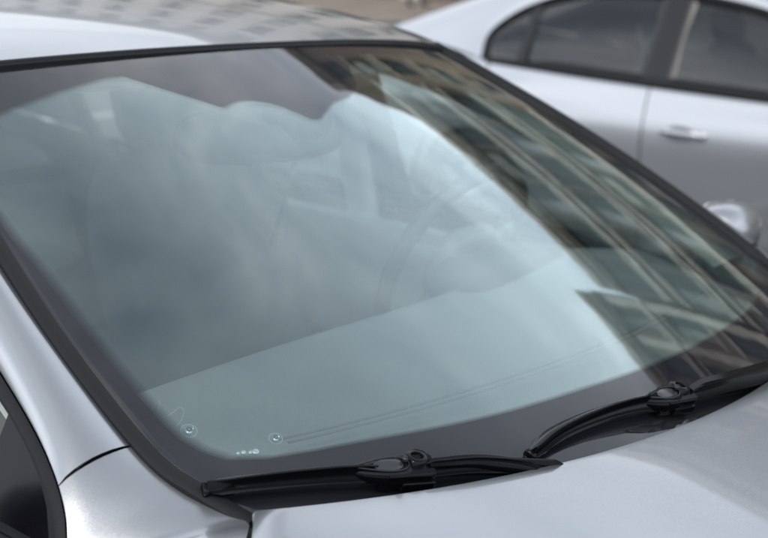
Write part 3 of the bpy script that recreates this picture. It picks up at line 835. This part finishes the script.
ho = empty('plate_holder', W(-.868, .096)); tag(ho, 'small clear plastic clip behind the glass between the two suction cups', 'clip')
nn = Wn(-.868, .096); T = (W(-.80, .10)-W(-.868, .096)).normalized(); SD = T.cross(nn)
rt = Matrix((T, SD, nn)).transposed()
mB = MB(); mB.box(T*0-nn*.0065, (.026, .009, .001), rt); mB.build('plate', CLEAR, ho, smooth=False)
for dx, dd in ((-.010, .004), (-.004, .0055), (.003, .0045), (.009, .0075)):
    pill(MB(), T*dx+SD*(.0006 if dx > 0 else -.0008)-nn*.0052, (dd, dd*.9, .002), rt, 1).build('bubble', mat('bright_bead', (.75, .78, .78), .1, .6, coat=1), ho)
MB().sweep([T*(-.013+.0013*k)+SD*(.0035+.0018*sin(k*.9))-nn*.0052 for k in range(21)], circ(.0004, 6), [nn]*21).build('edge', mat('dark_clip_edge', (.05, .06, .06), .4), ho)
th = spline([(t, u, 0) for t, u in [(-.962, .172), (-.950, .186), (-.938, .194), (-.944, .182), (-.953, .168), (-.935, .170), (-.916, .181), (-.914, .176), (-.924, .160), (-.940, .146)]], 60)
to = MB().sweep([Wo(p.x, p.y, -.0062) for p in th], circ(.00032, 5), [Wn(-.9, .15)]*60).build('thread', mat('pale_thread', (.5, .52, .5), .6))
tag(to, 'thin pale zigzag thread behind the glass above the left suction cup', 'thread')

# ------------------------------------------------------------ the second car, parked alongside
far_car, A2, C2, fr2 = make_car(SILVER2, 'parked_car', 'pale silver saloon with dark windows parked beyond the near car', SIDEGL, RA_FAR, RC_FAR)
seats(far_car)
ws2 = empty('windscreen', (0, 0, 0), 0, far_car)
m = MB(); m.grid([[Vector((-a.x*t, a.y-.16*(1-t*t), a.z+.015*(1-t*t))) for t in [(-1+j/10) for j in range(21)]] for a in A2[:43]]); m.build('windscreen_glass', SIDEGL, ws2)
dk = MB().grid(rows and [[Vector((x, lerp(.12+.33*x*x, .6, q), lerp(.955, .98, q))) for x in [(-.62+1.24*j/20) for j in range(21)]] for q in [k/6 for k in range(7)]]).build('dashboard', DASH2, far_car)
rws = []
for i in range(13):
    q = i/12; rws.append([Vector((.54*t, lerp(.84, 2.25, q)+.12*t*t*(1-q), 1.325-.025*t*t+.03*sin(pi*q))) for t in [(-1+j/10) for j in range(21)]])
MB().grid(rws).build('headliner', DASH, far_car)
far_car.location = (3.907+.862, 1.05, 0)

# ------------------------------------------------------------ ground
asph = mat('worn_asphalt', (.055, .055, .057), .9, bump=(60, .5), vary=(3, .25))
pave = mat('beige_paving', (.30, .25, .21), .85, bump=(20, .4), vary=(1.2, .2))
def slab(nm, x0, x1, y0, y1, z, m, n=1):
    o = MB().grid([[Vector((lerp(x0, x1, i/n), y, z)) for y in (y0, y1)] for i in range(n+1)]).build(nm, m, None, smooth=False, flip=True); o['kind'] = 'structure'; return o
slab('ground', -900, 900, -900, 900, -.02, mat('far_ground', (.12, .12, .11), .95, vary=(.02, .2)))
slab('parking_area', -14, 15.0, -60, 90, -.012, asph)
pv = MB().box((20.9, 15, .04), (11.8, 150, .16)).build('pavement', pave, None, smooth=False, bevel=.01); pv['kind'] = 'structure'
# joints of the paving: real shallow grooves are too fine here; kerb stones in front
kb = MB()
for i in range(75): kb.box((14.88, -58+i*2.0, .045), (.24, 1.985, .17))
kb = kb.build('kerb', mat('kerb_granite', (.33, .32, .31), .8, vary=(4, .2)), None, smooth=False, bevel=.012); kb['kind'] = 'structure'
ln = MB()
for k in range(-8, 14): ln.box((4.0, 2.3+k*6.2, -.009+.0), (5.0, .10, .006))
ln = ln.build('bay_markings', mat('worn_white_paint', (.6, .6, .58), .8, vary=(15, .25)), None, smooth=False); ln['kind'] = 'structure'

# ------------------------------------------------------------ the street front that the glass mirrors
FX = 26.5
def facade(name, label, y0, y1, floors, fh, gh, bay, wallc, trimc, style, depth=12):
    b = empty(name, (FX, (y0+y1)/2, 0)); tag(b, label, 'building')
    wd = y1-y0; H = gh+floors*fh
    wm = mat('wall_'+name+style, wallc, .85, bump=(8, .4), vary=(.6, .18)); tm = mat('trim_'+name+style, trimc, .8, vary=(1.5, .15))
    nb = max(2, int(wd/bay)); bw = wd/nb
    m = MB(); ww, whh = (bw*.84, fh*.60) if style == 'bands' else (bw*.50, fh*.68)
    # wall with openings: piers and spandrels
    for k in range(nb+1):
        pw = bw-ww if 0 < k < nb else (bw-ww)/2
        yc = -wd/2+k*bw + (0 if 0 < k < nb else ((bw-ww)/4 if k == 0 else -(bw-ww)/4))
        m.box((.25, yc, gh+(H-gh)/2), (.5, pw, H-gh))
    for f in range(floors+1):
        z0 = gh+f*fh-(fh-whh)*.55 if f else gh; z1 = gh+f*fh+(fh-whh)*.45 if f < floors else H
        for k in range(nb):
            m.box((.25, -wd/2+(k+.5)*bw, (z0+z1)/2), (.496, ww, z1-z0))
    m.box((depth/2+.6, 0, H/2), (depth, wd-.02, H-.1))
    # ground floor piers
    for k in range(nb+1):
        yc = -wd/2+k*bw + (.3 if k == 0 else -.3 if k == nb else 0)
        m.box((.22, yc, gh/2), (.55, .75, gh))
    m.build('wall', wm, b, smooth=False)
    c = MB()
    c.box((-.12, 0, gh+.12), (.9, wd-.06, .34)); c.box((-.30, 0, H-.05), (1.5, wd-.1, .35)); c.box((-.12, 0, H-.42), (1.0, wd-.1, .40)); c.box((.05, 0, H+.45), (.4, wd-.1, .7))
    if style == 'stone':
        c.box((-.05, 0, gh+fh+.02), (.7, wd-.08, .22)); c.box((-.05, 0, gh+fh*(floors-1)), (.7, wd-.08, .22))
        for k in range(nb+1):
            yc = max(-wd/2+.35, min(wd/2-.35, -wd/2+k*bw)); c.box((-.10, yc, gh+(H-gh)/2-.3), (.3, .42, H-gh-1.2))
        for k in range(int(wd/.9)): c.box((-.55, -wd/2+.5+k*.9, H-.36), (.6, .28, .26))
    if style == 'bands':
        for f in range(floors):
            z = gh+f*fh; c.box((-.10, 0, z+.10), (.75, wd-.08, .24)); c.box((-.02, 0, z+fh*.86), (.55, wd-.08, .12))
        dk = MB()
        for f in range(floors): dk.box((-.06, 0, gh+f*fh+.30), (.62, wd-.07, .14))
        dk.build('string_course', mat('dark_slate_band', (.03, .035, .035), .6), b, smooth=False)
    if style == 'render':
        c.box((-.03, 0, gh+fh*2), (.6, wd-.08, .18))
    c.build('cornice', tm, b, smooth=False)
    fr = mat('window_frame_pale' if style == 'render' else 'window_frame_green', (.55, .53, .48) if style == 'render' else (.06, .09, .08), .5)
    gm = mat('dark_window_pane', (.012, .02, .02), .06, 0, spec=.4)
    win = MB(); t = .09
    win.box((0, -ww/2+t/2, 0), (.1, t, whh)); win.box((0, ww/2-t/2, 0), (.1, t, whh)); win.box((0, 0, whh/2-t/2), (.1, ww, t)); win.box((0, 0, -whh/2+t/2), (.1, ww, t))
    win.box((0, 0, 0), (.08, .06, whh)); win.box((0, 0, whh*.18), (.085, ww, .06))
    sl = MB().box((-.34, 0, -whh/2-.06), (.32, ww+.35, .13)); 
    if style != 'plain': sl.box((-.30, 0, whh/2+.14), (.22, ww+.40, .2))
    proto = None
    cnt = 0
    for f in range(floors):
        for k in range(nb):
            loc = (.40, -wd/2+(k+.5)*bw, gh+f*fh+(fh-whh)*.45+whh/2)
            if proto is None:
                w0 = win.build('window', fr, b, smooth=False); p0 = MB().box((.03, 0, 0), (.02, ww-.02, whh-.02)).build('pane', gm, w0, smooth=False); s0 = sl.build('sill', tm, w0, smooth=False); bl1 = MB().box((.008, 0, whh*.25), (.012, ww-.2, whh*.42)).build('blind', mat('cream_blind', (.5, .47, .4), .8), w0, smooth=False)
                bl2 = MB().box((.008, -ww*.22, -.0), (.012, ww*.40, whh-.2)).build('curtain', mat('grey_curtain', (.3, .3, .3), .9), w0, smooth=False); proto = (w0, p0, s0, bl1, bl2)
                w0.location = loc
            else:
                a = proto[0].copy(); COL.objects.link(a); a.parent = b; a.location = loc
                for q in proto[1:3]:
                    d = q.copy(); COL.objects.link(d); d.parent = a
                if random.random() < .4:
                    d = proto[3 if random.random() < .5 else 4].copy(); COL.objects.link(d); d.parent = a
    # shop windows and a door in the ground floor
    for k in range(nb):
        yc = -wd/2+(k+.5)*bw; sh = MB().box((.30, yc, gh/2-.1), (.06, bw-.8, gh-.3)).build('shop_window', gm, b, smooth=False)
        MB().box((.20, yc, .35), (.12, bw-.78, .6)).build('stall_riser', mat('brown_stall_riser', (.13, .095, .07), .6), sh, smooth=False)
        MB().box((-.05, yc, gh-.35), (.3, bw-.78, .5)).build('fascia', mat('dark_fascia', (.05, .05, .045), .5), sh, smooth=False)
    return b
ST = (.20, .155, .115)
facade('stone_building', 'tall brown stone building with pilasters and deep cornice, facing the cars', -9, 2.0, 4, 3.45, 4.6, 2.2, ST, (.50, .46, .40), 'stone')
facade('town_house', 'low dark brown building with wide windows between pale ledges', 2.2, 13.4, 3, 3.85, 4.7, 1.85, (.10, .08, .065), (.60, .56, .49), 'bands')
facade('rendered_building', 'grey rendered building with pale window frames beside the stone one', -30, -9.2, 4, 3.3, 4.2, 2.7, (.26, .27, .25), (.42, .41, .38), 'render')
facade('brick_building', 'narrow brown brick building, the tallest of the row', 13.6, 18.4, 5, 3.3, 4.2, 2.4, (.20, .15, .11), (.46, .40, .33), 'brick')
facade('pale_building', 'pale plastered building closing the row beyond the brick one', 18.6, 48, 5, 3.3, 4.2, 2.9, (.52, .48, .43), (.5, .47, .42), 'render')

# ------------------------------------------------------------ passer-by on the far pavement
def person(loc, rz):
    me = bpy.data.meshes.new('body'); vs = []; es = []; rad = []
    def add(p, r, par=None):
        vs.append(p); rad.append(r)
        if par is not None: es.append((par, len(vs)-1))
        return len(vs)-1
    pel = add((0, 0, .95), .15); sp = add((0, .01, 1.15), .14, pel); ch = add((0, 0, 1.35), .17, sp); nk = add((0, .01, 1.50), .06, ch); hd = add((0, -.01, 1.60), .085, nk); tpp = add((0, 0, 1.70), .075, hd)
    for s, kn in ((1, 1), (-1, -1)):
        h = add((s*.09, 0, .90), .10, pel); k = add((s*.10, -.10*kn-.03, .50), .065, h); a = add((s*.10, .16 if kn < 0 else -.16, .10), .042, k); add((s*.11, (.16 if kn < 0 else -.16)-.16, .05), .04, a)
        sh = add((s*.19, 0, 1.42), .065, ch); e_ = add((s*.25, .10*kn, 1.14), .048, sh); hn = add((s*.24, .02*kn-.10, .90), .034, e_); add((s*.24, .02*kn-.13, .82), .03, hn)
    me.from_pydata(vs, es, []); o = bpy.data.objects.new('person', me); COL.objects.link(o)
    sk = o.modifiers.new('skin', 'SKIN'); o.modifiers.new('sub', 'SUBSURF').levels = 2
    for i, v in enumerate(me.skin_vertices[0].data if me.skin_vertices else []): v.radius = (rad[i], rad[i])
    return o, rad
bpy.context.view_layer.update()
po, rad = person((0, 0, 0), 0)
if not po.data.skin_vertices:
    bpy.context.view_layer.objects.active = po
    import bmesh
    bmm = bmesh.new(); bmm.from_mesh(po.data); ly = bmm.verts.layers.skin.verify()
    for i, v in enumerate(bmm.verts): v[ly].radius = (rad[i], rad[i]); v[ly].use_root = (i == 0)
    bmm.to_mesh(po.data); bmm.free()
po.data.materials.append(mat('dark_winter_clothes', (.018, .018, .022), .85))
hm = pill(MB(), (0, -.012, 1.63), (.155, .19, .23), None, .95).build('head', mat('skin', (.5, .33, .25), .6), po)
pill(MB(), (0, .012, 1.665), (.168, .19, .19), None, .95).build('hair', mat('dark_hair', (.03, .02, .015), .7), po)
po.location = (22.8, 18.5, .12); po.rotation_euler = (0, 0, R(35)); po.modifiers[1].render_levels = 2
tag(po, 'person in dark clothes walking on the far pavement', 'person')
